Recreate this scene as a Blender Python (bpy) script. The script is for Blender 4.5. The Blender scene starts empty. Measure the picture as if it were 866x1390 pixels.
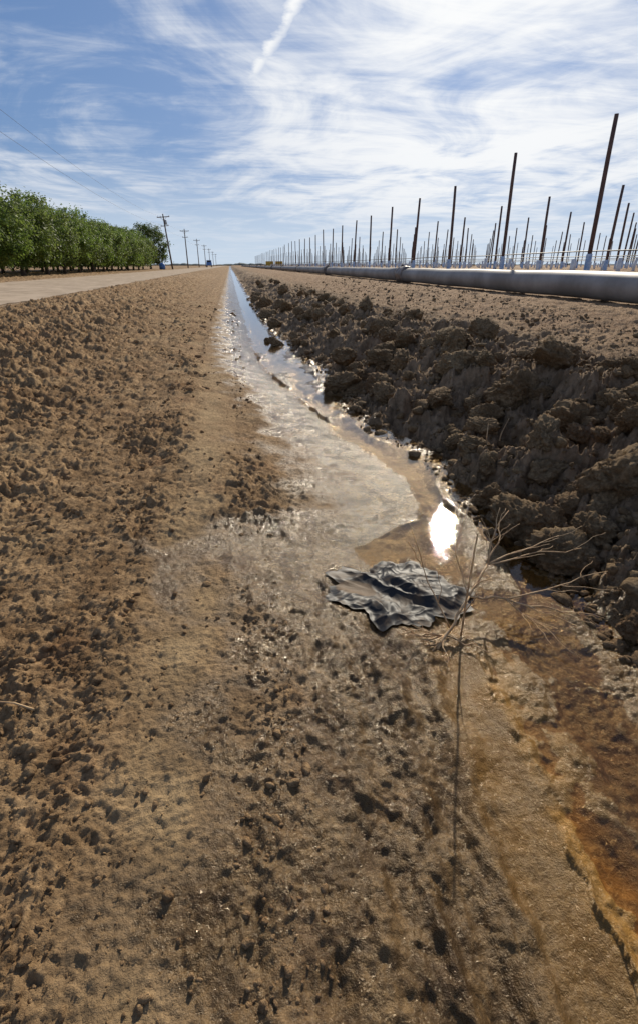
import bpy, math, random
import numpy as np
from mathutils import Vector, Matrix, noise as mn
random.seed(7); rng=np.random.default_rng(11)
scene=bpy.context.scene
COL=scene.collection
R=math.radians

# ------------------------------------------------------------------ helpers
def link(o,parent=None):
    COL.objects.link(o)
    if parent: o.parent=parent
    return o
def tag(o,label=None,cat=None,group=None,kind=None):
    if label:o["label"]=label
    if cat:o["category"]=cat
    if group:o["group"]=group
    if kind:o["kind"]=kind
    return o
def fastmesh(name,V,F,mat,smooth=True):
    V=np.asarray(V,dtype=np.float32); F=np.asarray(F,dtype=np.int32)
    me=bpy.data.meshes.new(name)
    n=F.shape[1]
    me.vertices.add(len(V)); me.vertices.foreach_set("co",V.ravel())
    me.loops.add(F.size); me.loops.foreach_set("vertex_index",F.ravel())
    me.polygons.add(len(F)); me.polygons.foreach_set("loop_start",np.arange(len(F),dtype=np.int32)*n)
    if smooth: me.polygons.foreach_set("use_smooth",np.ones(len(F),dtype=bool))
    me.update(calc_edges=True)
    me.materials.append(mat)
    return me
def meshpy(name,V,F,mat,smooth=False):
    me=bpy.data.meshes.new(name); me.from_pydata([tuple(v) for v in V],[],F); me.update()
    if smooth:
        for p in me.polygons:p.use_smooth=True
    me.materials.append(mat); return me
class MB:
    def __init__(s): s.v=[];s.f=[]
    def tube(s,pts,rad,n=8,cap=True):
        b0=len(s.v); prev=None
        pts=[Vector(p) for p in pts]
        for i,p in enumerate(pts):
            t=(pts[min(i+1,len(pts)-1)]-pts[max(i-1,0)]).normalized()
            if prev is None:
                a=Vector((1,0,0)) if abs(t.x)<.8 else Vector((0,1,0))
                nrm=(a-t*a.dot(t)).normalized()
            else: nrm=(prev-t*prev.dot(t)).normalized()
            prev=nrm; bn=t.cross(nrm)
            r=rad[i] if hasattr(rad,'__len__') else rad
            for k in range(n):
                an=2*math.pi*k/n
                s.v.append(p+nrm*math.cos(an)*r+bn*math.sin(an)*r)
        for i in range(len(pts)-1):
            for k in range(n):
                a=b0+i*n+k;b=b0+i*n+(k+1)%n
                s.f.append((a,b,b+n,a+n))
        if cap:
            s.f.append(tuple(b0+k for k in range(n))[::-1])
            e=b0+(len(pts)-1)*n
            s.f.append(tuple(e+k for k in range(n)))
    def box(s,c,d,bev=0.0):
        b0=len(s.v); x,y,z=c; a,b,h=d[0]/2,d[1]/2,d[2]/2
        k=1-bev
        for zz,q in ((-h,k),(-h*k,1),(h*k,1),(h,k)):
            for sx,sy in ((-1,-1),(1,-1),(1,1),(-1,1)):
                s.v.append(Vector((x+sx*a*q,y+sy*b*q,z+zz)))
        for r in range(3):
            for i in range(4):
                p=b0+r*4+i;q=b0+r*4+(i+1)%4
                s.f.append((p,q,q+4,p+4))
        s.f.append((b0+3,b0+2,b0+1,b0)); s.f.append((b0+12,b0+13,b0+14,b0+15))
    def mesh(s,name,mat,smooth=False): return meshpy(name,s.v,s.f,mat,smooth)
def empty(name,loc=(0,0,0)):
    o=bpy.data.objects.new(name,None); o.location=loc; o.empty_display_size=.1
    return link(o)

# ------------------------------------------------------------------ numpy noise
def h01(ix,iy,seed):
    with np.errstate(over='ignore'):
        n=(ix.astype(np.uint32)*np.uint32(374761393))^(iy.astype(np.uint32)*np.uint32(668265263))^np.uint32((seed*2246822519)&0xffffffff)
        n=(n^(n>>np.uint32(13)))*np.uint32(1274126177)
        n=(n^(n>>np.uint32(16)))*np.uint32(2246822519)
        n=n^(n>>np.uint32(15))
    return (n&np.uint32(0xffffff)).astype(np.float32)/np.float32(16777216.)
def gn(x,y,seed=0):
    xi=np.floor(x).astype(np.int64);yi=np.floor(y).astype(np.int64)
    xf=(x-xi).astype(np.float32);yf=(y-yi).astype(np.float32)
    u=xf*xf*xf*(xf*(xf*6-15)+10);v=yf*yf*yf*(yf*(yf*6-15)+10)
    def g(dx,dy):
        a=h01(xi+dx,yi+dy,seed)*6.2831853
        return np.cos(a)*(xf-dx)+np.sin(a)*(yf-dy)
    n0=g(0,0)*(1-u)+g(1,0)*u; n1=g(0,1)*(1-u)+g(1,1)*u
    return (n0*(1-v)+n1*v)*1.4
def fbm(x,y,o=4,seed=0,gain=.5):
    s=0;a=1;f=1
    for i in range(o):
        s=s+a*gn(x*f+i*7.3,y*f-i*3.1,seed+i);a*=gain;f*=2.03
    return s
def billow(x,y,o=4,seed=0,gain=.55):
    s=0;a=1;f=1
    for i in range(o):
        s=s+a*np.abs(gn(x*f+i*7.3,y*f-i*3.1,seed+i));a*=gain;f*=2.1
    return s
def clods(x,y,cell,seed,rmin=.3,rmax=.75,dens=.8):
    """angular chunks: steep flanks with a tilted flat-ish top"""
    X=x/cell;Y=y/cell
    xi=np.floor(X).astype(np.int64);yi=np.floor(Y).astype(np.int64)
    h=np.zeros(x.shape,dtype=np.float32)
    for dx in (-1,0,1):
        for dy in (-1,0,1):
            cx=xi+dx;cy=yi+dy
            jx=cx+h01(cx,cy,seed);jy=cy+h01(cx,cy,seed+1)
            e=h01(cx,cy,seed+2)
            r=rmin+(rmax-rmin)*h01(cx,cy,seed+3)**1.5
            ax=(X-jx)/r;ay=(Y-jy)/r
            an=h01(cx,cy,seed+4)*3.14159;ca=np.cos(an);sa=np.sin(an)
            px=ax*ca+ay*sa;py=(-ax*sa+ay*ca)
            el=.8+.5*h01(cx,cy,seed+5)
            d=(np.abs(px)**2.6+np.abs(py*el)**2.6)**(1/2.6)
            top=.62+.55*(h01(cx,cy,seed+6)-.5)*px+.5*(h01(cx,cy,seed+7)-.5)*py
            b=np.minimum((1-d)*2.0,top*np.sqrt(np.clip(1.25-d*d,0,1.2)))
            b=np.clip(b,0,2)*r*(e<dens)
            h=np.maximum(h,b.astype(np.float32))
    return h*cell
def ss(a,b,x):
    t=np.clip((x-a)/(b-a),0,1); return t*t*(3-2*t)

WL=-0.10
LY=[-3,.4,.7,1.1,1.33,1.45,1.75,1.87,2.0,2.33,2.78,3.27,4.36,5,6.3,10,20,100,3000]
LX=[.54,.56,.60,.65,.60,.48,.46,.64,.82,.90,.84,.68,.54,.42,.28,.24,.22,.2,.2]
RY=[-3,.4,1.1,1.6,1.85,2.1,2.6,2.95,3.35,4.5,5.7,7,10,13,20,100,3000]
RX=[.98,.98,1.08,1.04,1.00,1.04,1.06,1.00,.84,.82,.88,.70,.58,.54,.50,.45,.45]
def edges(y,x):
    w=.03*gn(y*2.3,y*0+3.3,5)+.03*gn(x*6,y*6,6)+.018*gn(x*18,y*18,7)
    w2=.06*gn(y*2.0,y*0+9.3,8)+.05*gn(x*5,y*5,9)
    return np.interp(y,LY,LX)+w, np.interp(y,RY,RX)+w2
def ground(x,y,attrs=False):
    xl,xr=edges(y,x)
    d=xl-x; e=x-xr
    near=1-ss(1.12,1.4,y)
    wid=.6+.55*ss(1.6,2.1,y)*(1-ss(3.2,5,y))
    zl=WL+.10*ss(-.05,1,d/wid)**1.15+.03*ss(.6,1.1,d)-.02*ss(.9,1.5,d)+.14*ss(1.2,3.6,d)+.06*ss(3,5,d)
    t=np.clip((x-xl)/np.maximum(xr-xl,.05),0,1)
    f0=fbm(x*8,y*8,3,52)
    bar=ss(-.08,.12,gn(x*2.6,y*1.1,53)+.25*gn(x*9,y*5,54))*(1-near)*(1-ss(6,8,y))
    hole=np.exp(-(((x-.885)/.08)**2+((y-1.88)/.14)**2))
    zc=WL-(.028-.018*near)*np.sin(math.pi*t)+.010*f0+.024*bar*(1-hole)-.004*hole
    zr=WL+.41*ss(0,1.3,e)+.02*np.exp(-((e-1.1)/.35)**2)
    zr=zr+.23*ss(2.0,4.2,x)
    zr=zr+.31*ss(5.7,7.0,x)
    z=np.where(x<xl,zl,np.where(x>xr,zr,zc))
    road=np.clip(ss(-4.9,-4.4,x)+(1-ss(-11.4,-10.9,x)),0,1)
    wx=x+.03*gn(x*9,y*9,20)+.012*gn(x*31,y*31,21)+.005*gn(x*80,y*80,24); wy=y+.03*gn(x*9+5,y*9,22)+.012*gn(x*31,y*31+7,23)+.005*gn(x*80+3,y*80,25)
    patch=ss(-.2,.45,fbm(x*1.6,y*1.1,3,30)+.15*ss(-.6,-1.4,x))
    leftb=1-ss(-1.0,-.45,x)
    patch=np.maximum(patch,.55*leftb*ss(1.0,1.8,y))
    rough=ss(.30,.9,d+.14*gn(x*4,y*3,33))*road
    track=np.exp(-((x+.20+.03*gn(y*.8,y*0,35)+.03*gn(x*5,y*5,37))/.14)**2)
    rl=rough*(1-.68*track)
    nf=.50+.50*ss(1.2,3.0,y)
    c1=clods(wx,wy,.022,40,.25,.65,.85); c2=clods(wx,wy,.085,44,.2,.55,.5); c3=clods(wx+.3,wy,.042,46,.25,.6,.65)
    f1=fbm(x*14,y*14,4,50); f2=fbm(x*3,y*3,3,55)
    bl=billow(wx*15,wy*15,5,150); bl2=billow(wx*4.5,wy*4.5,3,160)
    fine=fbm(x*60,y*60,3,58,.65)
    farL=1-ss(-2.4,-.8,x)
    z=z+rl*(c1*(.50+.60*patch)+c3*(.12+.80*patch)*(.3+.7*nf)+c2*(.04+.85*patch)*nf-.017*(bl-.5)*(.8+.6*patch)*(.6+.4*nf)+.045*(bl2-.4)*(.3+.7*patch)*nf+.016*f2)
    z=z+fine*(.0016+.0024*rough)*(1-ss(0,.1,e))
    c4=clods(wx,wy,.22,48,.2,.55,.5)
    z=z+rl*farL*nf*(c4*.7+.07*(bl2-.4)-.03*(bl-.5))
    z=z-.005*np.exp(-((x+.03+.012*gn(y*2,y*0,36))/.016)**2)*(1-ss(12,20,y))*ss(-.2,.3,gn(y*1.3,y*0,38)+.2)+.007*np.exp(-((x+.38)/.035)**2)
    sm=(1-rough)*(1-ss(-.02,.06,e))
    up=ss(.02,.25,d)
    st=fbm(x*26,y*9,4,180,.55)
    nr_=1-ss(1.3,2.0,y)
    ms=.3+.7*nr_
    rip=np.abs(gn((x+.35*y)*24+1.2*gn(x*5,y*5,183),(y-.2*x)*9,182))
    z=z+sm*(.0026*f1*(.3+.7*up)+.0050*st*ms*(.3+.7*up)+.006*f2*up+.30*c1*ss(.14,.5,d)*(.2+.8*patch)-(.004+.007*nr_)*(bl-.5)*ss(.03,.3,d)-.010*(bl2-.4)*up-.006*rip*nr_*ss(.02,.15,d))
    dd=d+.025*gn(x*2,y*2.2,170)+.012*gn(x*8,y*5,174)
    z=z+near*(.007+.009*np.exp(-((dd+.01)/.04)**2)+.016*np.exp(-((dd-.15)/.028)**2)-.012*np.exp(-((dd-.22)/.030)**2)+.013*np.exp(-((dd-.29)/.026)**2)-.010*np.exp(-((dd-.355)/.026)**2)+.006*np.exp(-((dd-.42)/.026)**2))*ss(-.10,-.03,d)
    z=z+near*(d<0)*(.007*gn(x*12+y*4,y*1.6,171)+.0035*fbm(x*40,y*40,2,172)+.45*clods(wx,wy,.03,175,.2,.5,.6)*ss(-.05,.2,gn(x*4,y*3,176))+.015*ss(-.15,.3,gn(x*5+2,y*1.5,177)))
    # bank
    bx=x+.10*gn(x*3.3,y*3.3,60)+.035*gn(x*11,y*11,61);by=y+.10*gn(x*3.3+4,y*3.3,62)+.035*gn(x*11,y*11+9,63)
    bank=ss(.0,.25,e)*(1-.70*ss(1.4,2.1,e))*(1-.5*ss(4.2,4.7,x))
    b1=clods(bx,by,.42,70,.35,.7,.75); b2=clods(bx+.1,by,.17,74,.3,.7,.8); b3=clods(wx,wy+.05,.055,78,.3,.6,.85)
    z=z+bank*(.50*b1+.75*b2+.85*b3+.7*c1+.02*f1+.05*f2-.08-.06*(bl-.5)+.07*(bl2-.4))
    z=z+ss(.0,.1,e)*fine*.004
    if attrs:
        wn=fbm(x*5,y*5,3,90)
        wet=(1-ss(.15,.75,d+.18*wn))*(1-ss(.0,.26,e+.08*wn))
        near2=1-ss(1.3,4.0,y+.8*gn(x*2,y*1.5,91))
        wet=np.maximum(wet,.98*near2*(1-ss(.40,1.0,d+.28*wn))*(1-ss(0,.25,e)))
        org=.55*np.exp(-((d+.05)/.08)**2)*(1-ss(1.05,1.5,y))+.4*np.exp(-(d/.03)**2)*ss(2.2,3,y)*(1-ss(7,10,y))*(wn>-.1)+.10*(d<0)*(e<.05)*(1-ss(3.0,5,y))+.24*near*np.exp(-((d-.09)/.07)**2)
        pale=1-road
        red=ss(1.6,2.4,e); bk=ss(.0,.3,e)*(1-red)
        return z,wet,np.clip(org*(1+.6*wn),0,1),pale,red,bk,track*rough*(.7+.5*wn)
    return z

# ------------------------------------------------------------------ node helper
class NT:
    def __init__(s,nt): s.nt=nt; s.n=nt.nodes; s.l=nt.links
    def set(s,inp,v):
        if isinstance(v,bpy.types.NodeSocket): s.l.new(v,inp)
        elif v is not None:
            inp.default_value=v
    def node(s,t,**k):
        n=s.n.new(t)
        for a,b in k.items(): setattr(n,a,b)
        return n
    def math(s,op,a,b=None,c=None,clamp=False):
        n=s.node('ShaderNodeMath',operation=op); n.use_clamp=clamp
        s.set(n.inputs[0],a); 
        if b is not None:s.set(n.inputs[1],b)
        if c is not None:s.set(n.inputs[2],c)
        return n.outputs[0]
    def vmath(s,op,a,b,o=0):
        n=s.node('ShaderNodeVectorMath',operation=op); s.set(n.inputs[0],a);s.set(n.inputs[1],b); return n.outputs[o]
    def noise(s,vec,scale,detail=4,rough=.55,dist=0.):
        n=s.node('ShaderNodeTexNoise'); 
        if vec is not None:s.l.new(vec,n.inputs['Vector'])
        n.inputs['Scale'].default_value=scale;n.inputs['Detail'].default_value=detail
        n.inputs['Roughness'].default_value=rough;n.inputs['Distortion'].default_value=dist
        return n.outputs['Fac']
    def mr(s,v,a,b,c=0.,d=1.,sm=True):
        n=s.node('ShaderNodeMapRange'); n.interpolation_type='SMOOTHSTEP' if sm else 'LINEAR'
        s.set(n.inputs[0],v)
        for i,q in enumerate((a,b,c,d)): s.set(n.inputs[i+1],q)
        return n.outputs[0]
    def mix(s,f,a,b,bt='MIX'):
        n=s.node('ShaderNodeMix',data_type='RGBA',blend_type=bt)
        s.set(n.inputs[0],f)
        s.set(n.inputs[6],a if isinstance(a,bpy.types.NodeSocket) else (*a,1)); s.set(n.inputs[7],b if isinstance(b,bpy.types.NodeSocket) else (*b,1))
        return n.outputs[2]
    def attr(s,name):
        return s.node('ShaderNodeAttribute',attribute_name=name).outputs['Fac']
    def bump(s,h,st,dist,nrm=None):
        n=s.node('ShaderNodeBump'); s.set(n.inputs['Strength'],st);n.inputs['Distance'].default_value=dist
        s.l.new(h,n.inputs['Height'])
        if nrm:s.l.new(nrm,n.inputs['Normal'])
        return n.outputs[0]
def newmat(name):
    m=bpy.data.materials.new(name);m.use_nodes=True
    t=NT(m.node_tree); p=m.node_tree.nodes['Principled BSDF']
    return m,t,p
def simple(name,c1,c2,scale=8,rough=.7,metal=0,bump=.2,bd=.01,spec=.4,obj=True):
    m,t,p=newmat(name)
    tc=t.node('ShaderNodeTexCoord').outputs['Object' if obj else 'Generated']
    n=t.noise(tc,scale,5,.6)
    t.set(p.inputs['Base Color'],t.mix(t.mr(n,.3,.7),c1,c2))
    p.inputs['Roughness'].default_value=rough;p.inputs['Metallic'].default_value=metal
    p.inputs['Specular IOR Level'].default_value=spec
    if bump: t.set(p.inputs['Normal'],t.bump(t.noise(tc,scale*4,4),bump,bd))
    return m

# ------------------------------------------------------------------ materials
def soilmat(name,attrs=True,dark=1.0,grey=0.):
    m,t,p=newmat(name)
    pos=t.node('ShaderNodeNewGeometry').outputs['Position']
    n1=t.noise(pos,1.3,5,.6); n2=t.noise(pos,9,6,.65); n3=t.noise(pos,70,4,.6); n4=t.noise(pos,3.1,3,.5)
    k=dark*1.25; g_=1+grey; h_=1+2*grey
    c=t.mix(t.mr(n2,.32,.68),(.185*k,.112*k*g_,.054*k*h_),(.38*k,.25*k*g_,.132*k*h_))
    c=t.mix(t.mr(n1,.45,.7,0,.6),c,(.42*k,.295*k*g_,.16*k*h_))
    c=t.mix(t.mr(n4,.55,.72,0,.35),c,(.28*k,.145*k*g_,.07*k*h_))
    c=t.mix(t.mr(n3,.3,.7,.6,.0),c,(.09*k,.052*k,.027*k))
    rough=t.math('ADD',.86,t.math('MULTIPLY',n2,.1))
    if attrs:
        wet=t.attr('wet');org=t.attr('orange');pale=t.attr('pale');red=t.attr('red');bk=t.attr('bank');trk=t.attr('track')
        c=t.mix(t.math('MULTIPLY',pale,.7),c,(.40,.29,.19))
        c=t.mix(t.math('MULTIPLY',red,.5),c,(.33,.21,.13))
        c=t.mix(t.math('MULTIPLY',bk,.78),c,t.mix(t.mr(n2,.35,.65),(.15,.107,.069),(.32,.23,.152)))
        c=t.mix(t.math('MULTIPLY',trk,.42),c,(.52,.39,.22))
        wcol=t.mix(t.mr(n2,.35,.65),(.060,.034,.013),(.145,.086,.034))
        wcol=t.mix(t.mr(n4,.4,.65,0,.35),wcol,(.16,.10,.045))
        wcol=t.mix(t.mr(n3,.35,.65,.6,0),wcol,(.025,.014,.007))
        c=t.mix(t.math('MULTIPLY',wet,.95),c,wcol)
        c=t.mix(t.math('MULTIPLY',org,.9),c,t.mix(t.mr(n2,.4,.6),(.46,.235,.05),(.28,.15,.038)))
        wr=t.math('ADD',t.math('MULTIPLY',t.mr(n2,.3,.7),.14),.07)
        wf=t.math('MULTIPLY',t.mr(wet,.1,.75),t.mr(n4,.3,.6,.9,1.))
        mm=t.node('ShaderNodeMix',data_type='FLOAT'); t.set(mm.inputs[0],wf);t.set(mm.inputs[2],rough);t.set(mm.inputs[3],wr)
        rough=mm.outputs[0]
        t.set(p.inputs['Specular IOR Level'],t.math('ADD',t.math('MULTIPLY',wet,.24),.10))
        t.set(p.inputs['Specular Tint'],t.mix(wet,(1,1,1),(1.0,.84,.62)))
        st1=t.mr(wet,0,1,.85,.50); st2=t.mr(wet,0,1,.85,.30)
    else: p.inputs['Specular IOR Level'].default_value=.12; st1=.95;st2=.95
    t.set(p.inputs['Base Color'],c); t.set(p.inputs['Roughness'],rough)
    b=t.bump(t.noise(pos,45,6,.7),st1,.018)
    b=t.bump(t.noise(pos,190,4,.65),st2,.006,b)
    if attrs: b=t.bump(t.noise(pos,300,2,.5),t.mr(wet,0,1,.0,.4),.004,b)
    t.set(p.inputs['Normal'],b)
    return m
M_soil=soilmat('soil')
M_clod=soilmat('clod_soil',False,.72,.06)
M_crumb=soilmat('crumb_soil',False,1.1)
M_road=simple('road_dirt',(.34,.26,.18),(.50,.39,.28),1.5,.95,0,.5,.02,.1)
# water
m,t,p=newmat('water'); M_water=m
t.n.remove(p); out=t.n['Material Output']
tr=t.node('ShaderNodeBsdfTransparent'); tr.inputs[0].default_value=(.84,.73,.54,1)
gl=t.node('ShaderNodeBsdfGlossy'); gl.inputs['Roughness'].default_value=.016; gl.inputs['Color'].default_value=(.82,.85,.90,1)
geo=t.node('ShaderNodeNewGeometry'); pos=geo.outputs['Position']
b=t.bump(t.noise(pos,22,3,.5),.04,.01)
b=t.bump(t.noise(pos,75,3,.6),.08,.004,b)
t.l.new(b,gl.inputs['Normal'])
cs=t.math('ABSOLUTE',t.vmath('DOT_PRODUCT',geo.outputs['Incoming'],b,1))
fr=t.math('ADD',.025,t.math('MULTIPLY',t.math('POWER',t.math('SUBTRACT',1.0,cs),4.6),.97))
mx=t.node('ShaderNodeMixShader'); t.l.new(fr,mx.inputs[0]);t.l.new(tr.outputs[0],mx.inputs[1]);t.l.new(gl.outputs[0],mx.inputs[2])
t.l.new(mx.outputs[0],out.inputs[0])

M_pipe=simple('pipe_metal',(.20,.185,.17),(.34,.32,.30),1.5,.6,.15,.1,.01,.3)
M_coup=simple('coupling_metal',(.12,.10,.09),(.2,.18,.16),6,.7,.2,.2,.01,.3)
M_post=simple('post_wood',(.075,.042,.035),(.13,.08,.065),5,.75)
M_blue=simple('sleeve_plastic',(.16,.30,.55),(.55,.64,.74),9,.5)
M_white=simple('grow_tube_plastic',(.5,.52,.55),(.72,.72,.72),9,.5)
M_hose=simple('hose_rubber',(.02,.02,.02),(.05,.05,.05),5,.6)
M_cable=simple('cable',(.08,.09,.10),(.12,.13,.14),5,.6)
M_pole=simple('pole_wood',(.10,.07,.05),(.17,.12,.09),3,.85)
M_ins=simple('insulator',(.3,.3,.3),(.5,.5,.5),5,.3)
M_bark=simple('bark',(.07,.05,.035),(.14,.10,.07),12,.9,0,.6,.02)
M_twig=simple('dry_twig',(.36,.21,.10),(.60,.41,.22),30,.75,0,.4,.002)
M_yel=simple('crate_paint',(.5,.33,.04),(.6,.4,.08),3,.6)
M_tank=simple('tank_plastic',(.06,.16,.42),(.09,.22,.5),2,.45)
M_glass=simple('window_glass',(.02,.03,.04),(.03,.04,.05),2,.1)
M_tyre=simple('tyre_rubber',(.02,.02,.02),(.03,.03,.03),9,.8)
def leafmat(name,k):
    m,t,p=newmat(name)
    pos=t.node('ShaderNodeNewGeometry').outputs['Position']
    n=t.noise(pos,1.2,3); n2=t.noise(pos,7,2); n3=t.noise(pos,.35,2)
    c=t.mix(t.mr(n,.35,.65),(.085*k,.145*k,.025*k),(.18*k,.26*k,.045*k))
    c=t.mix(t.mr(n2,.5,.7,0,.5),c,(.25*k,.31*k,.07*k))
    c=t.mix(t.mr(n3,.4,.65,0,.6),c,(.13*k,.15*k,.05*k))
    t.set(p.inputs['Base Color'],c); p.inputs['Roughness'].default_value=.6
    tl=t.node('ShaderNodeBsdfTranslucent'); t.l.new(c,tl.inputs[0])
    mx=t.node('ShaderNodeMixShader'); mx.inputs[0].default_value=.5
    t.l.new(p.outputs[0],mx.inputs[1]);t.l.new(tl.outputs[0],mx.inputs[2])
    t.l.new(mx.outputs[0],t.n['Material Output'].inputs[0])
    return m
M_leaf=leafmat('leaves',1.05); M_leafd=leafmat('leaves_dark',.6)

# ------------------------------------------------------------------ ground sheet
ys=[];y=-4.
while y<2600:
    ys.append(y)
    if y<.15: y+=.05
    elif y<1.0: y+=.0038
    else: y+=.0040*y**1.12 if y<40 else y*.02
ys=np.array(ys)
nu=1080
u=np.linspace(0,1,nu)
lo=-1.6-.62*np.maximum(ys,0)-2.0*(ys<.15); hi=1.9+1.15*np.maximum(ys,0)+1.5*(ys<.15)
lo=np.where(ys>60,lo-(ys-60)*.8,lo);hi=np.where(ys>60,hi+(ys-60)*.8,hi)
Y=np.repeat(ys[:,None],nu,1); X=lo[:,None]+(hi-lo)[:,None]*u[None,:]
z,wet,org,pale,red,bk,trk=ground(X.ravel(),Y.ravel(),True)
V=np.stack([X.ravel(),Y.ravel(),z],1)
nr=len(ys); idx=np.arange(nr*nu,dtype=np.int32).reshape(nr,nu)
F=np.stack([idx[:-1,:-1],idx[:-1,1:],idx[1:,1:],idx[1:,:-1]],-1).reshape(-1,4)
me=fastmesh('ground',V,F,M_soil)
for nm,a in (('wet',wet),('orange',org),('pale',pale),('red',red),('bank',bk),('track',trk)):
    at=me.attributes.new(nm,'FLOAT','POINT'); at.data.foreach_set('value',np.asarray(a,dtype=np.float32))
tag(link(bpy.data.objects.new('ground',me)),'rough brown tilled soil with a muddy ditch and spoil bank','ground',kind='structure')
me=meshpy('soil_apron',[(-3000,-800,-.45),(3000,-800,-.45),(3000,3000,-.45),(-3000,3000,-.45)],[(0,1,2,3)],M_soil)
tag(link(bpy.data.objects.new('terrain',me)),'wide flat brown farmland soil','ground',kind='structure')

# road
ry=np.concatenate([np.arange(-4,60,.15),np.geomspace(60,2500,160)]); rx=np.linspace(-11.0,-4.75,90)
X=np.repeat(rx[None,:],len(ry),0);Y=np.repeat(ry[:,None],90,1)
X=X+(.25*gn(Y*.6,Y*0+2,3)+.08*gn(Y*2.5,Y*0+5,4))*(np.abs(rx+7.9)/3.1)[None,:]
z=.212-.025*(np.exp(-((X+6.6)/.25)**2)+np.exp(-((X+8.5)/.25)**2))+.014*fbm(X*2,Y*1,3,4)+.006*fbm(X*9,Y*6,2,9)
zb=ground(X.ravel(),Y.ravel()).reshape(X.shape)
z=np.maximum(z,np.minimum(zb+.012,.24))
idx=np.arange(X.size,dtype=np.int32).reshape(X.shape)
F=np.stack([idx[:-1,:-1],idx[:-1,1:],idx[1:,1:],idx[1:,:-1]],-1).reshape(-1,4)
tag(link(bpy.data.objects.new('road',fastmesh('road',np.stack([X.ravel(),Y.ravel(),z.ravel()],1),F,M_road))),'pale compacted dirt farm road beside the orchard','road',kind='structure')
# water sheet
wy=np.geomspace(.05,140,160); 
V=[];F=[]
for i,yy in enumerate(wy):
    l=float(np.interp(yy,LY,LX))-.07; r=float(np.interp(yy,RY,RX))+.2
    V+= [(l,yy,WL),(r,yy,WL)]
    if i: F.append((2*i-2,2*i-1,2*i+1,2*i))
tag(link(bpy.data.objects.new('water',meshpy('water',V,F,M_water))),'shallow brown runoff water lying in a muddy ditch','water',kind='structure')

# ------------------------------------------------------------------ clods
import bmesh
def ico(sub):
    bm=bmesh.new(); bmesh.ops.create_icosphere(bm,subdivisions=sub,radius=1)
    V=np.array([v.co[:] for v in bm.verts]);F=np.array([[v.index for v in f.verts] for f in bm.faces]); bm.free(); return V,F
def lump(sub,seed,amp=1.):
    V,F=ico(sub); out=[]; rn=random.Random(seed*17)
    sc=Vector((rn.uniform(.85,1.25),rn.uniform(.75,1.1),rn.uniform(.65,.9)))
    planes=[]
    for k in range(12):
        n=Vector((rn.gauss(0,1),rn.gauss(0,1),rn.gauss(0,1))).normalized(); planes.append((n,rn.uniform(.55,.92)))
    o=Vector((seed*3.7,seed*1.3,seed*9.1))
    for v in V:
        v=Vector(v); 
        w=(v+mn.noise_vector(v*2.2+o)*.14).normalized()
        r=1.10
        for n,dd in planes:
            c=w.dot(n)
            if c>.05: r=min(r,dd/c)
        d=r*(1+amp*(.08*mn.noise(v*2.2+o)+.13*mn.noise(v*5+o)+.13*mn.noise(v*10+o)+.10*mn.noise(v*20+o)))
        d-=amp*.14*max(0,mn.noise(v*3.3-o)-.1)*2
        out.append(Vector((v.x*sc.x,v.y*sc.y,v.z*sc.z))*d)
    return np.array([q[:] for q in out]),F
variants=[]
for i in range(8):
    V,F=lump(5,i+1); variants.append(fastmesh('dirt_clod',V,F,M_clod))
nC=0
def addclod(x,y,s,z=None,sink=.26):
    global nC
    zz=float(ground(np.array([x]),np.array([y]))[0]) if z is None else z
    o=bpy.data.objects.new('dirt_clod',variants[nC%8]); nC+=1
    o.location=(x,y,zz+s*sink); o.scale=(s,s*random.uniform(.8,1.1),s*random.uniform(.75,1))
    o.rotation_euler=(random.uniform(-.5,.5),random.uniform(-.5,.5),random.uniform(0,6.28))
    tag(link(o),'lumpy dried brown dirt clod on the spoil bank','dirt clod','dirt clods along the ditch')
for (x,y,s) in [(1.85,3.05,.21),(2.2,3.2,.18),(1.45,3.35,.16),(1.75,3.7,.19),(1.25,3.9,.15),(1.35,2.55,.12),(1.55,2.15,.13),(1.7,1.8,.13),(1.42,1.6,.10),(1.95,2.5,.17),(1.95,4.4,.19),(1.5,4.9,.18),
                (1.1,4.6,.13),(1.2,5.6,.16),(.95,8.0,.12),(.60,7.6,.12),(.52,8.0,.08),(.8,9.9,.18),(.78,12,.25),(.85,14,.3),(-2.0,3.5,.10),(-2.2,4.1,.09),(1.35,1.15,.06),(1.2,.95,.045)]:
    addclod(x,y,s)
for i in range(256):
    y=math.exp(random.uniform(math.log(.9),math.log(24)))
    xr=float(np.interp(y,RY,RX)); q=random.random()**.8; x=xr+.12+q*1.5
    s=min(.17,max(.03,random.lognormvariate(math.log(.062+.035*math.sin(q*2.6)),.5)))*(1 if y<8 else 1.2)
    addclod(x,y,s)
for i in range(18):
    y=math.exp(random.uniform(math.log(1.5),math.log(16))); addclod(-.8-random.random()*3.2,y,random.uniform(.012,.035),sink=.2)
def crumbs(name,n,xs,ysv,ss_,mat,label):
    base=[lump(2,30+i)[0] for i in range(8)]; F0=lump(2,3)[1]; nv=len(base[0])
    zz=ground(xs,ysv)
    Vs=np.empty((n,nv,3),dtype=np.float32)
    for i in range(n):
        a=rng.uniform(0,6.28);ca,sa=math.cos(a),math.sin(a); b=base[i%8]
        p=b*ss_[i]*rng.uniform(.6,1.3,3)
        Vs[i,:,0]=p[:,0]*ca-p[:,1]*sa+xs[i];Vs[i,:,1]=p[:,0]*sa+p[:,1]*ca+ysv[i];Vs[i,:,2]=p[:,2]+zz[i]+ss_[i]*.15
    F=(F0[None]+(np.arange(n)*nv)[:,None,None]).reshape(-1,3)
    tag(link(bpy.data.objects.new(name,fastmesh(name,Vs.reshape(-1,3),F,mat,False))),label,'soil',kind='stuff')
n=26000
yy=np.exp(rng.uniform(math.log(.35),math.log(14),n)); xx=.10-rng.random(n)**.85*(1.0+.6*yy)
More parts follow.
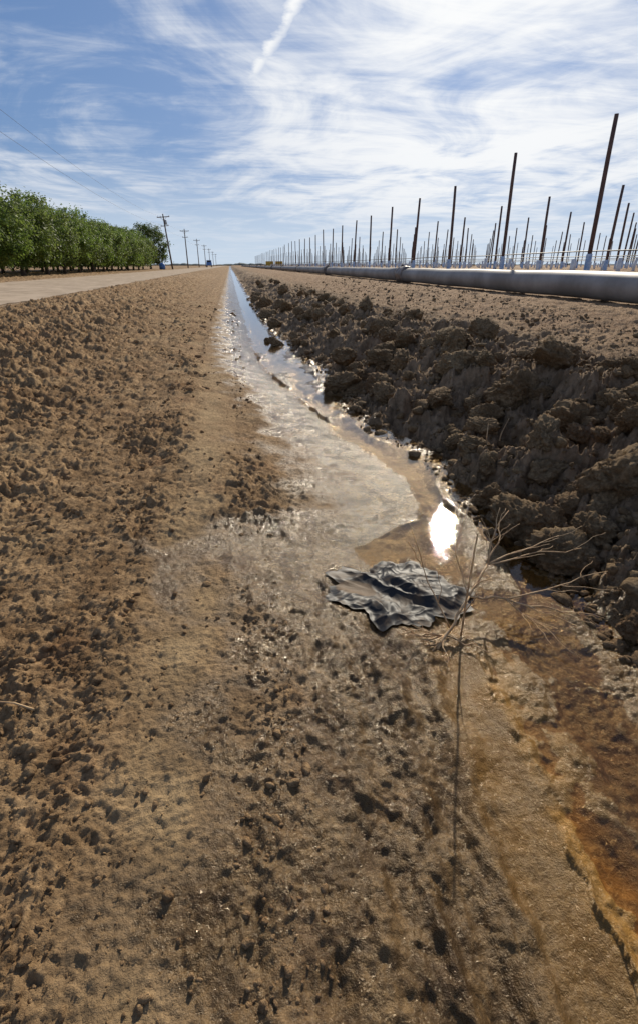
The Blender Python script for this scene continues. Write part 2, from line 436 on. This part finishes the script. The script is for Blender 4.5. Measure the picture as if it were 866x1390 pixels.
keep=(ss(-.2,.45,fbm(xx*1.6,yy*1.1,3,30))+rng.uniform(-.5,.6,n)>.0)&(xx>-4.5)&((np.abs(xx+.2)>.14)|(rng.random(n)<.25)); xx=xx[keep];yy=yy[keep]; n=len(xx)
crumbs('soil_crumbs',n,xx,yy,np.clip(rng.lognormal(math.log(.0019),.7,n),.0009,.010)*(1+.38*yy),M_crumb,'small brown soil crumbs scattered over the ground')
n=15000
yy=np.exp(rng.uniform(math.log(.6),math.log(20),n)); xx=np.interp(yy,RY,RX)+.02+rng.random(n)*(1.9+.2*yy)
keep=xx<4.8;xx=xx[keep];yy=yy[keep];n=len(xx)
ee=xx-np.interp(yy,RY,RX)
crumbs('bank_crumbs',n,xx,yy,np.clip(rng.lognormal(math.log(.009),.65,n),.003,.045)*(1+.05*yy)*(1-.35*ss(1.5,2.1,ee)),M_clod,'small dark dirt lumps covering the spoil bank')

# ------------------------------------------------------------------ irrigation pipe
PX=5.0;PR=.183;PZ=.56+PR
seg=12.0
mb=MB(); 
npt=14
mb.tube([(0,seg*i/npt,.006*math.sin(i*1.7)) for i in range(npt+1)],PR,40); m_seg=mb.mesh('pipe_barrel',M_pipe,True)
mb=MB(); mb.tube([(0,-.16,0),(0,-.15,0),(0,-.05,0),(0,-.04,0),(0,.04,0),(0,.05,0),(0,.15,0),(0,.16,0)],[PR+.004,PR+.018,PR+.018,PR+.045,PR+.045,PR+.018,PR+.018,PR+.004],40)
mb.box((0,0,PR+.055),(.06,.09,.06),.1); m_cp=mb.mesh('coupling',M_coup,True)
for i in range(19):
    y0=3.3+seg*i
    e=empty('irrigation_pipe',(PX+.03*math.sin(i*2.1),y0,PZ)); tag(e,'long grey metal irrigation pipe lying on the soil','irrigation pipe','irrigation pipes laid end to end')
    link(bpy.data.objects.new('barrel',m_seg),e)
    c=link(bpy.data.objects.new('coupling',m_cp),e)
V=[];F=[]
na,nb=40,14
for j in range(nb):
    for k in range(na):
        a=2*math.pi*k/na; yv=-.28+.56*j/(nb-1)
        r=PR+.045+.02*mn.noise(Vector((math.cos(a)*2,math.sin(a)*2,yv*9)))+.012*mn.noise(Vector((math.cos(a)*6,math.sin(a)*6,yv*25)))
        if j in(0,nb-1): r=PR+.006
        V.append((r*math.cos(a),yv+.03*math.sin(3*a),r*math.sin(a)))
for j in range(nb-1):
    for k in range(na): F.append((j*na+k,j*na+(k+1)%na,(j+1)*na+(k+1)%na,(j+1)*na+k))
o=link(bpy.data.objects.new('plastic_wrap',meshpy('plastic_wrap',V,F,simple('wrap_plastic',(.10,.08,.07),(.2,.17,.15),8,.45),True))); o.location=(PX,15.3-.35,PZ)
tag(o,'crumpled dark plastic wrap around a pipe joint','plastic wrap')

# ------------------------------------------------------------------ trellis
FZ=.80
mb=MB(); mb.tube([(0,0,-.1),(0,0,1.2),(.004,0,2.0),(0,0,2.62)],[.042,.041,.039,.036],10); m_post=mb.mesh('trellis_post',M_post,True)
mb=MB(); mb.tube([(0,0,0),(0,0,.02),(0,0,.38),(0,0,.40)],[.054,.058,.056,.050],12); m_slv=mb.mesh('sleeve',M_blue,True)
mb=MB(); mb.tube([(0,0,0),(0,0,.2),(.01,0,.40)],[.04,.038,.04],8); m_tube=mb.mesh('grow_tube',M_white,True)
rows=[7.0+3.9*i for i in range(9)]
cand=[]
for ri,rx_ in enumerate(rows):
    y0=9.7+(ri*1.15)%3.4 
    y=y0-3.4*3
    while y<240:
        if rx_/max(y,.1)<1.0: cand.append((math.hypot(rx_,y),rx_,y,ri))
        y+=3.4
cand.sort()
far=MB()
for i,(dd,x,y,ri) in enumerate(cand):
    if i<290:
        o=link(bpy.data.objects.new('trellis_post',m_post)); o.location=(x+random.uniform(-.04,.04),y,FZ)
        o.rotation_euler=(random.gauss(0,.014),random.gauss(0,.016),random.uniform(0,6))
        k_=1-.025*max(0,dd-20)/10
        o.scale=(k_,k_,random.uniform(.92,1.03)*(1 if ri==0 else .93))
        tag(o,'tall slim dark brown wooden trellis post in a vineyard row','trellis post','trellis posts in the young vineyard')
        if dd<60:
            s=link(bpy.data.objects.new('sleeve',m_slv),o); s.location=(0,0,.0)
    else:
        if dd>150: continue
        far.tube([(x,y,FZ),(x,y,FZ+2.45)],.028,4)
tag(link(bpy.data.objects.new('far_trellis_posts',far.mesh('far_trellis_posts',M_post))),'distant rows of thin dark trellis posts','trellis posts',kind='stuff')
cand=[]
for ri,rx_ in enumerate(rows[:6]):
    y=1.0+ri*.4
    while y<110:
        if rx_/y<.97: cand.append((math.hypot(rx_,y),rx_,y))
        y+=1.3
cand.sort(); far=MB()
for i,(dd,x,y) in enumerate(cand):
    if i<260:
        o=link(bpy.data.objects.new('grow_tube',m_tube)); o.location=(x+random.uniform(-.06,.06),y,FZ-.02); o.rotation_euler=(random.gauss(0,.06),random.gauss(0,.06),0)
        o.scale=(1,1,random.uniform(.8,1.05))
        tag(o,'white plastic grow tube around a young vine','grow tube','white grow tubes in the vineyard')
    else: far.tube([(x,y,FZ),(x,y,FZ+.34)],.035,5)
tag(link(bpy.data.objects.new('far_grow_tubes',far.mesh('far_grow_tubes',M_white))),'distant rows of white grow tubes','grow tubes',kind='stuff')
for rx_ in rows[:5]:
    mb=MB(); mb.tube([(rx_+.05,4+2.*i,FZ+.47-.03*abs(math.sin(i*.92))) for i in range(90)],.012,5); 
    tag(link(bpy.data.objects.new('drip_hose',mb.mesh('drip_hose',M_hose))),'thin black drip hose strung along a vineyard row','drip hose','drip hoses')

mb=MB(); mb.box((0,0,.35),(1.2,1.2,.7),.04)
for s in(-1,0,1): mb.box((s*.5,0,-.07),(.12,1.2,.12),.05)
for s in (-.25,0,.25): mb.box((0,-.61,.35+s),(1.22,.03,.05),.05)
m_cr=mb.mesh('crate',M_yel)
for (x,y,zz) in ((6.9,95,0),(8.6,95,0)):
    o=link(bpy.data.objects.new('field_crate',m_cr)); o.location=(x,y,FZ+.15+zz); tag(o,'yellow field bin standing beside the vineyard rows','field bin','yellow field bins')

# ------------------------------------------------------------------ utility poles
def poleparts():
    mb=MB(); mb.tube([(0,0,-.3),(0,0,4),(0,0,10)],[.17,.15,.11],12); a=mb.mesh('shaft',M_pole,True)
    mb=MB(); mb.box((0,-.15,9.45),(2.4,.12,.14),.1); mb.box((0,-.15,7.9),(1.5,.1,.12),.1)
    mb.tube([(-.6,-.15,9.4),(0,-.12,8.8)],.025,5);mb.tube([(.6,-.15,9.4),(0,-.12,8.8)],.025,5); b=mb.mesh('crossarm',M_pole)
    mb=MB()
    for x,zz in((-1.1,9.53),(-.5,9.53),(1.1,9.53),(-.65,7.97),(.65,7.97)): mb.tube([(x,-.15,zz),(x,-.15,zz+.08),(x,-.15,zz+.18)],[.03,.06,.03],8)
    c=mb.mesh('insulators',M_ins,True)
    mb=MB(); mb.tube([(.3,0,8.1),(.3,0,8.15),(.3,0,8.9),(.3,0,8.95)],[.15,.2,.2,.15],12); d=mb.mesh('transformer',M_ins,True)
    return a,b,c,d
pa,pb,pc,pd=poleparts()
poles=[(-11.4,24),(-11.4,112),(-11.6,156),(-11.6,212),(-11.5,270),(-11.5,330),(-11.5,400),(-11.5,480)]
for i,(x,y) in enumerate(poles):
    e=empty('utility_pole',(x,y,.2)); tag(e,'wooden utility pole with crossarm'+(' and transformer' if i==1 else '')+' beside the farm road','utility pole','utility poles along the farm road')
    e.rotation_euler=(0,R(-4.5 if i==1 else -.5),0)
    for nm,mm in (('shaft',pa),('crossarm',pb),('insulator_set',pc)): link(bpy.data.objects.new(nm,mm),e)
    if i==1: link(bpy.data.objects.new('transformer',pd),e)
for (ox,oz) in ((-1.1,9.7),(-.65,8.12)):
    mb=MB(); pts=[]
    for i in range(len(poles)-1):
        (x0,y0),(x1,y1)=poles[i],poles[i+1]
        s0=-.078*(oz) if i==1 else 0; s1=-.078*oz if i+1==1 else 0
        for k in range(16):
            q=k/16; sag=4*q*(1-q)*(y1-y0)*.012
            pts.append((x0+s0+ox+(x1+s1-x0-s0)*q,y0-.15+(y1-y0)*q,.2+oz-sag))
    mb.tube(pts,.011,4)
    tag(link(bpy.data.objects.new('power_line',mb.mesh('power_line',M_cable))),'thin dark overhead cable strung between utility poles','power line','overhead power lines')

# ------------------------------------------------------------------ trees
def tree(seed,H=6.0,Rr=2.9,mat=M_leaf):
    rnd=random.Random(seed); nr_=np.random.default_rng(seed)
    mb=MB(); mb.tube([(0,0,-.2),(.02,0,.5),(.03,.02,1.3)],[.20,.15,.13],10)
    for k in range(6):
        a=k*1.05+rnd.random()*.5; rr=rnd.uniform(.9,1.6); hh=rnd.uniform(3,4.4)
        mb.tube([(0,0,1.15),(math.cos(a)*rr*.35,math.sin(a)*rr*.35,1.15+hh*.3),(math.cos(a)*rr,math.sin(a)*rr,1+hh*.75)],[.10,.07,.02],7)
    tr=mb.mesh('trunk',M_bark,True)
    C=[];S=[]
    for k in range(165):
        v=nr_.normal(size=3); v/=np.linalg.norm(v); q=nr_.uniform(.35,1.0)**.5
        lf=1+.17*mn.noise(Vector(v*1.7)+Vector((seed,0,0)))*2
        c=np.array([v[0]*Rr*q*lf,v[1]*Rr*q*lf,.565*H+v[2]*(H*.45)*q*lf])
        if c[2]<.9: c[2]=.9+nr_.random()*.5
        C.append(c);S.append(nr_.uniform(.35,.75))
    Vv=[];
    for c,s in zip(C,S):
        m_=80
        p=nr_.normal(size=(m_,3))*.5*s*np.array([1,1,.8])+c
        Vv.append(p)
    P=np.concatenate(Vv); n=len(P)
    cen=np.array([0,0,.5*H]); outw=P-cen; outw/=np.linalg.norm(outw,axis=1)[:,None]
    nrm=outw*.5+np.array([0,0,.5])+nr_.normal(size=(n,3))*.6; nrm/=np.linalg.norm(nrm,axis=1)[:,None]
    a=np.cross(nrm,nr_.normal(size=(n,3)));a/=np.linalg.norm(a,axis=1)[:,None]
    b=np.cross(nrm,a)
    L=nr_.uniform(.08,.15,n)[:,None];W=L*.5
    Q=np.stack([P-a*L,P-b*W,P+a*L,P+b*W],1).reshape(-1,3)
    cr=fastmesh('crown',Q,np.arange(n*4,dtype=np.int32).reshape(-1,4),mat,False)
    return tr,cr
tv=[tree(s) for s in (1,2,3,4,5)]; td=[tree(s,6,3.0,M_leafd) for s in (8,)]
def addtree(i,x,y,s,dark=False):
    tr,cr=(td[0] if dark else tv[i%5])
    e=empty('orchard_tree',(x,y,.18)); e.rotation_euler=(0,0,random.uniform(0,6.28)); e.scale=(s*random.uniform(.96,1.08),s,s*random.uniform(.90,1.05))
    tag(e,'taller dark green orchard tree at the row end' if dark else 'leafy green orchard tree with a short trunk','tree','orchard trees')
    link(bpy.data.objects.new('trunk',tr),e);link(bpy.data.objects.new('crown',cr),e)
i=0
for r_,x in enumerate((-16.3,-22.3,-28.3)):
    for k in range(14):
        y=34.5+5.6*k+(r_*7)
        addtree(i,x+random.uniform(-.2,.2),y,random.uniform(.94,1.04),False); i+=1
for (x,y,s) in ((-17,122,1.5),(-22.5,124,1.45),(-27,126,1.3)): addtree(0,x,y,s,True)
mb=MB(); mb.tube([(0,0,0),(0,0,1.5),(0,0,1.75),(0,0,1.9)],[.9,.9,.6,.2],24); mb.tube([(0,0,1.88),(0,0,1.98)],.22,12)
o=link(bpy.data.objects.new('water_tank',mb.mesh('water_tank',M_tank,True)));o.location=(-13.4,112,.2);o.scale=(.65,.65,.65);tag(o,'blue plastic water tank at the orchard end','water tank')
e=empty('parked_truck',(-8.2,225,.25)); tag(e,'blue farm truck parked on the dirt road','truck')
mb=MB(); mb.box((0,0,1.25),(2.1,5.0,1.1),.08); mb.box((0,-.6,2.2),(1.9,2.2,.9),.15); link(bpy.data.objects.new('body',mb.mesh('body',M_tank)),e)
mb=MB(); mb.box((0,-1.71,2.2),(1.6,.04,.6),.1); link(bpy.data.objects.new('windscreen',mb.mesh('windscreen',M_glass)),e)
mb=MB(); mb.tube([(-.14,0,0),(.14,0,0)],.45,16); mw=mb.mesh('wheel',M_tyre)
for sx in(-.95,.95):
    for sy_ in(-1.6,1.6):
        w=link(bpy.data.objects.new('wheel',mw),e); w.location=(sx,sy_,.45)
V=[];F=[];N=700
for k in range(N):
    x=-1500+3600*k/(N-1); h=4+3.5*mn.noise(Vector((x*.013,0,0)))+3*mn.noise(Vector((x*.06,2,0)))+1.5*mn.noise(Vector((x*.3,2,0)))
    h=max(.8,h)
    V+=[(x,1300,-.5),(x,1300+6*mn.noise(Vector((x*.1,5,0))),h*.6),(x,1308,h)]
    if k:
        a=3*(k-1);F+=[(a,a+3,a+4,a+1),(a+1,a+4,a+5,a+2)]
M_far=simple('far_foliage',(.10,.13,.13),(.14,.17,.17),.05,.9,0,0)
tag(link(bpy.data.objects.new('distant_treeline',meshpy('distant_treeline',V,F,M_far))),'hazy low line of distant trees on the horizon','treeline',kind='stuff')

# ------------------------------------------------------------------ plastic bag
n=200; uu,vv=np.meshgrid(np.linspace(-1,1,n),np.linspace(-1,1,n)); x=uu.ravel();y=vv.ravel()
dx=x*np.sqrt(1-y*y/2);dy=y*np.sqrt(1-x*x/2)
ang=np.arctan2(dy,dx)
out=1+.26*gn(np.cos(ang)*1.5+3,np.sin(ang)*1.5,101)+.28*gn(np.cos(ang)*3,np.sin(ang)*3,103)+.06*gn(np.cos(ang)*9,np.sin(ang)*9,107)
bx=dx*.25*out;by=dy*.165*out
def ridge(a,b,f,s,w=2.2,p=1.6): return np.clip(1-np.abs(gn(a*f,b*f,s))*w,0,1)**p
wxx=bx+.05*gn(bx*7,by*7,110)+.008*gn(bx*22,by*22,112);wyy=by+.05*gn(bx*7+3,by*7,111)+.008*gn(bx*22,by*22+4,113)
h=.014*ridge(wxx+.5*wyy,wyy*1.1,5,120)+.007*ridge(wxx*.7-wyy,wyy*.5+wxx*.5,10,121)+.0018*ridge(wxx,wyy,24,122)+.005*gn(bx*10,by*10,125)
h=h+.018*np.exp(-((bx-.06)**2/.012+(by-.05)**2/.005))
rr=np.sqrt(dx*dx+dy*dy);edge=1-ss(.75,1.0,rr)
h=h*(.12+.88*edge)
hole=np.exp(-(((bx+.13)/.08)**2+((by-.0)/.05)**2)**1.5)
h=h*(1-.85*hole)
a0=R(-14); gx=.50+bx*math.cos(a0)-by*math.sin(a0); gy=1.41+bx*math.sin(a0)+by*math.cos(a0)*1.2
g0=np.maximum(ground(gx,gy),WL).reshape(n,n)
for _ in range(60): 
    gp=np.pad(g0,1,mode='edge'); g0=(gp[:-2,1:-1]+gp[2:,1:-1]+gp[1:-1,:-2]+gp[1:-1,2:]+g0)/5
gz=g0.ravel()+.008+h
V=np.stack([gx-.50,gy-1.41,gz],1)
idx=np.arange(n*n,dtype=np.int32).reshape(n,n);F=np.stack([idx[:-1,:-1],idx[:-1,1:],idx[1:,1:],idx[1:,:-1]],-1).reshape(-1,4)
m,t,p=newmat('black_plastic'); pos=t.node('ShaderNodeNewGeometry').outputs['Position']
hA=t.attr('mudpool')
mud=t.mr(t.noise(pos,16,5,.65),.46,.66)
mk=t.math('MAXIMUM',t.math('MULTIPLY',mud,.45),hA)
t.set(p.inputs['Base Color'],t.mix(mk,(.024,.024,.025),(.15,.095,.05)))
t.set(p.inputs['Roughness'],t.math('ADD',t.math('MULTIPLY',mk,.2),.48)); p.inputs['Specular IOR Level'].default_value=.20
t.set(p.inputs['Normal'],t.bump(t.noise(pos,60,3,.5,.8),.2,.004))
me=fastmesh('plastic_bag',V,F,m); at=me.attributes.new('mudpool','FLOAT','POINT'); at.data.foreach_set('value',(.8*ss(.35,.6,hole+.2*gn(bx*30,by*30,140))).astype(np.float32))
o=link(bpy.data.objects.new('plastic_bag',me)); o.location=(.50,1.41,0)
tag(o,'crumpled wet black plastic bag lying in the mud','plastic bag')

# ------------------------------------------------------------------ dry weed
def branch(mb,p0,p1,r0,r1,rnd,wob=.03,depth=0,kids=5):
    p0=Vector(p0);p1=Vector(p1);n=9;pts=[]
    L=(p1-p0).length; o=Vector((rnd.random()*50,rnd.random()*50,0))
    for i in range(n):
        q=i/(n-1); p=p0.lerp(p1,q)+mn.noise_vector(Vector((q*3,0,0))+o)*wob*L*math.sin(math.pi*q)*1.6
        pts.append(p)
    mb.tube(pts,[r0+(r1-r0)*i/(n-1) for i in range(n)],6)
    if depth<2:
        for k in range(kids):
            q=rnd.uniform(.25,.95);i=int(q*(n-1)); b=pts[i]
            d=(p1-p0).normalized(); side=Vector((rnd.gauss(0,1),rnd.gauss(0,1),rnd.gauss(.05,.4))).normalized()
            e=b+(d*.85+side*.5).normalized()*L*rnd.uniform(.22,.5)
            if e.z<-.06:e.z=-.06+rnd.random()*.03
            branch(mb,b,e,(r0+(r1-r0)*q)*.65,.0008,rnd,wob*1.2,depth+1,max(0,kids-3))
rnd=random.Random(12); mb=MB(); B=(.62,1.18,-.07)
C1=Vector((.71,1.25,-.01)); C2=Vector((.82,1.35,.04)); C3=Vector((.84,1.24,-.03))
branch(mb,(.55,1.11,-.085),C1,.0046,.0046,rnd,.06,1,1)
branch(mb,C1,C2,.0042,.0036,rnd,.06,1,1)
branch(mb,C1,C3,.004,.0034,rnd,.06,1,1)
branch(mb,(.645,1.15,-.08),(.635,1.12,.31),.0036,.0022,rnd,.012,1,1)
for st,tip,r in ((B,(.555,1.38,.16),.0028),(C2,(1.0,1.56,.13),.0032),(C2,(1.16,1.46,.06),.0032),(C3,(1.28,1.32,-.02),.0032),(C3,(1.12,1.12,-.05),.003),(C3,(.96,1.0,-.08),.0026),(C2,(1.20,1.38,.05),.003),(C1,(.70,1.46,.18),.003),(C2,(.90,1.46,.20),.003)):
    branch(mb,st,tip,r,.0011,rnd,.05,0,3)
for k in range(9):
    a=rnd.uniform(2.2,5.6); branch(mb,(.59,1.15,-.07),(.59+.15*math.cos(a),1.15+.13*math.sin(a),-.07),.0026,.001,rnd,.1,1,1)
tag(link(bpy.data.objects.new('dry_weed',mb.mesh('dry_weed',M_twig,True))),'dead branching tan weed with bare stems in the wet ditch','dry weed')
def twig(pts,r,label):
    mb=MB(); n=len(pts); mb.tube(pts,[r*(1-.6*i/(n-1)) for i in range(n)],6)
    tag(link(bpy.data.objects.new('twig',mb.mesh('twig',M_twig,True))),label,'twig','dry twigs')
def gz_(x,y): return float(ground(np.array([x]),np.array([y]))[0])
for (x,y,dx,dy,dz) in ((1.42,2.55,.02,.05,.16),(1.52,2.6,.12,.12,.15),(1.5,2.5,.16,-.06,.03),(-.52,.95,-.12,.03,.01),(-.95,1.9,.15,.04,.02)):
    z0=gz_(x,y); twig([(x,y,z0),(x+dx*.4,y+dy*.5,z0+dz*.5+.01),(x+dx,y+dy,z0+dz+.01)],.005 if x>1 else .003,'short bare dry twig sticking out of the dirt')

# ------------------------------------------------------------------ light, world
AZ=R(25.5);EL=R(28.0)
s=Vector((math.sin(AZ)*math.cos(EL),math.cos(AZ)*math.cos(EL),math.sin(EL)))
L=bpy.data.lights.new('sun','SUN');L.energy=5.0;L.angle=R(.5);L.color=(1,.90,.74)
o=bpy.data.objects.new('sun',L);o.rotation_euler=s.to_track_quat('Z','Y').to_euler();o.location=(5,10,20);link(o)
w=bpy.data.worlds.new('World');scene.world=w;w.use_nodes=True
t=NT(w.node_tree);bg=t.n['Background'];bg.inputs[1].default_value=.135
sky=t.node('ShaderNodeTexSky',sky_type='NISHITA');sky.sun_disc=False;sky.sun_elevation=EL;sky.sun_rotation=AZ
sky.air_density=1.0;sky.dust_density=.6;sky.ozone_density=2.0
g=t.node('ShaderNodeTexCoord').outputs['Generated']
sp=t.node('ShaderNodeSeparateXYZ');t.l.new(g,sp.inputs[0]);sx,sy,sz=sp.outputs
zc=t.math('ADD',t.math('MAXIMUM',sz,0.),.05)
u_=t.math('DIVIDE',sx,zc);v_=t.math('DIVIDE',sy,zc)
cb=t.node('ShaderNodeCombineXYZ');t.l.new(u_,cb.inputs[0]);t.l.new(v_,cb.inputs[1])
def mapp(rot,scl,loc=(0,0,0)):
    m_=t.node('ShaderNodeMapping');t.l.new(cb.outputs[0],m_.inputs[0]);m_.inputs['Rotation'].default_value=(0,0,R(rot));m_.inputs['Scale'].default_value=scl;m_.inputs['Location'].default_value=loc
    return m_.outputs[0]
A=t.noise(mapp(38,(1.1,.75,1),(5.1,2.2,0)),.95,10,.60,1.1)
B_=t.noise(mapp(-10,(.5,.8,1),(7,2,0)),.55,3,.5,.2)
C_=t.noise(mapp(24,(.6,1.7,1),(1,5,0)),2.0,8,.64,.9)
def dotm(d,a,b):
    n_=t.node('ShaderNodeVectorMath',operation='DOT_PRODUCT');t.l.new(g,n_.inputs[0]);n_.inputs[1].default_value=Vector(d).normalized();
    return t.mr(n_.outputs['Value'],a,b)
m1=dotm((.298,.915,.273),.90,.995); m2=dotm((.466,.872,.154),.93,.998); ms=dotm(s,.80,1.0); m3=dotm((-.42,.90,.14),.93,.995)
val=t.math('ADD',t.math('ADD',t.math('MULTIPLY',A,.60),t.math('MULTIPLY',B_,.16)),t.math('MULTIPLY',C_,.26))
val=t.math('ADD',val,t.math('ADD',t.math('MULTIPLY',m1,.075),t.math('MULTIPLY',m2,.05)))
val=t.math('ADD',val,t.math('MULTIPLY',m3,.05))
den=t.mr(val,.45,.69)
nz=t.noise(mapp(0,(1,1,1)),5,4,.6)
def cpl(px,py,pz): return (px/(pz+.05),py/(pz+.05))
a1=Vector((115,866,331)).normalized();a2=Vector((38.2,831,222)).normalized()
a1=cpl(*a1);a2=cpl(*a2)
dxx,dyy=a2[0]-a1[0],a2[1]-a1[1];ln=math.hypot(dxx,dyy);dxx/=ln;dyy/=ln
ru=t.math('SUBTRACT',u_,a1[0]);rv=t.math('SUBTRACT',v_,a1[1])
al=t.math('ADD',t.math('MULTIPLY',ru,dxx),t.math('MULTIPLY',rv,dyy))
ac=t.math('ADD',t.math('SUBTRACT',t.math('MULTIPLY',ru,dyy),t.math('MULTIPLY',rv,dxx)),t.math('MULTIPLY',t.math('SUBTRACT',nz,.5),.12))
ct=t.math('MULTIPLY',t.math('SUBTRACT',1,t.mr(t.math('ABSOLUTE',ac),.0,.055)),t.math('MULTIPLY',t.mr(al,ln*1.15,ln*.7),t.mr(nz,.3,.55,.5,1.)))
den=t.math('MAXIMUM',t.math('MULTIPLY',den,.92),t.math('MULTIPLY',ct,.95))
fade=t.mr(sz,.0,.12,.25,1.)
den=t.math('MULTIPLY',den,fade)
hz=t.mr(sz,.0,.18,.8,0.)
skn=t.vmath('MULTIPLY',sky.outputs[0],(.58,.78,1.10))
dn=t.vmath('ADD',t.vmath('MULTIPLY',skn,(.26,.19,.12)),(1,1,1))
skyc=t.vmath('DIVIDE',skn,dn)
skyc=t.mix(hz,skyc,(4.7,5.5,6.5))
cc=t.mix(ms,(5.5,5.8,6.3),(7.6,7.6,7.5))
fin=t.mix(den,skyc,cc)
t.l.new(fin,bg.inputs[0])

# ------------------------------------------------------------------ camera
cam=bpy.data.cameras.new('camera');cam.sensor_fit='VERTICAL';cam.sensor_height=36;cam.sensor_width=24;cam.lens=17.35;cam.shift_y=-.0324
cam.clip_start=.02;cam.clip_end=6000
o=bpy.data.objects.new('camera',cam);o.location=(0,0,1.0);o.rotation_euler=(R(90-23.4),0,R(-9.4));link(o)
scene.camera=o
scene.view_settings.view_transform='Standard';scene.view_settings.look='None';scene.view_settings.exposure=0
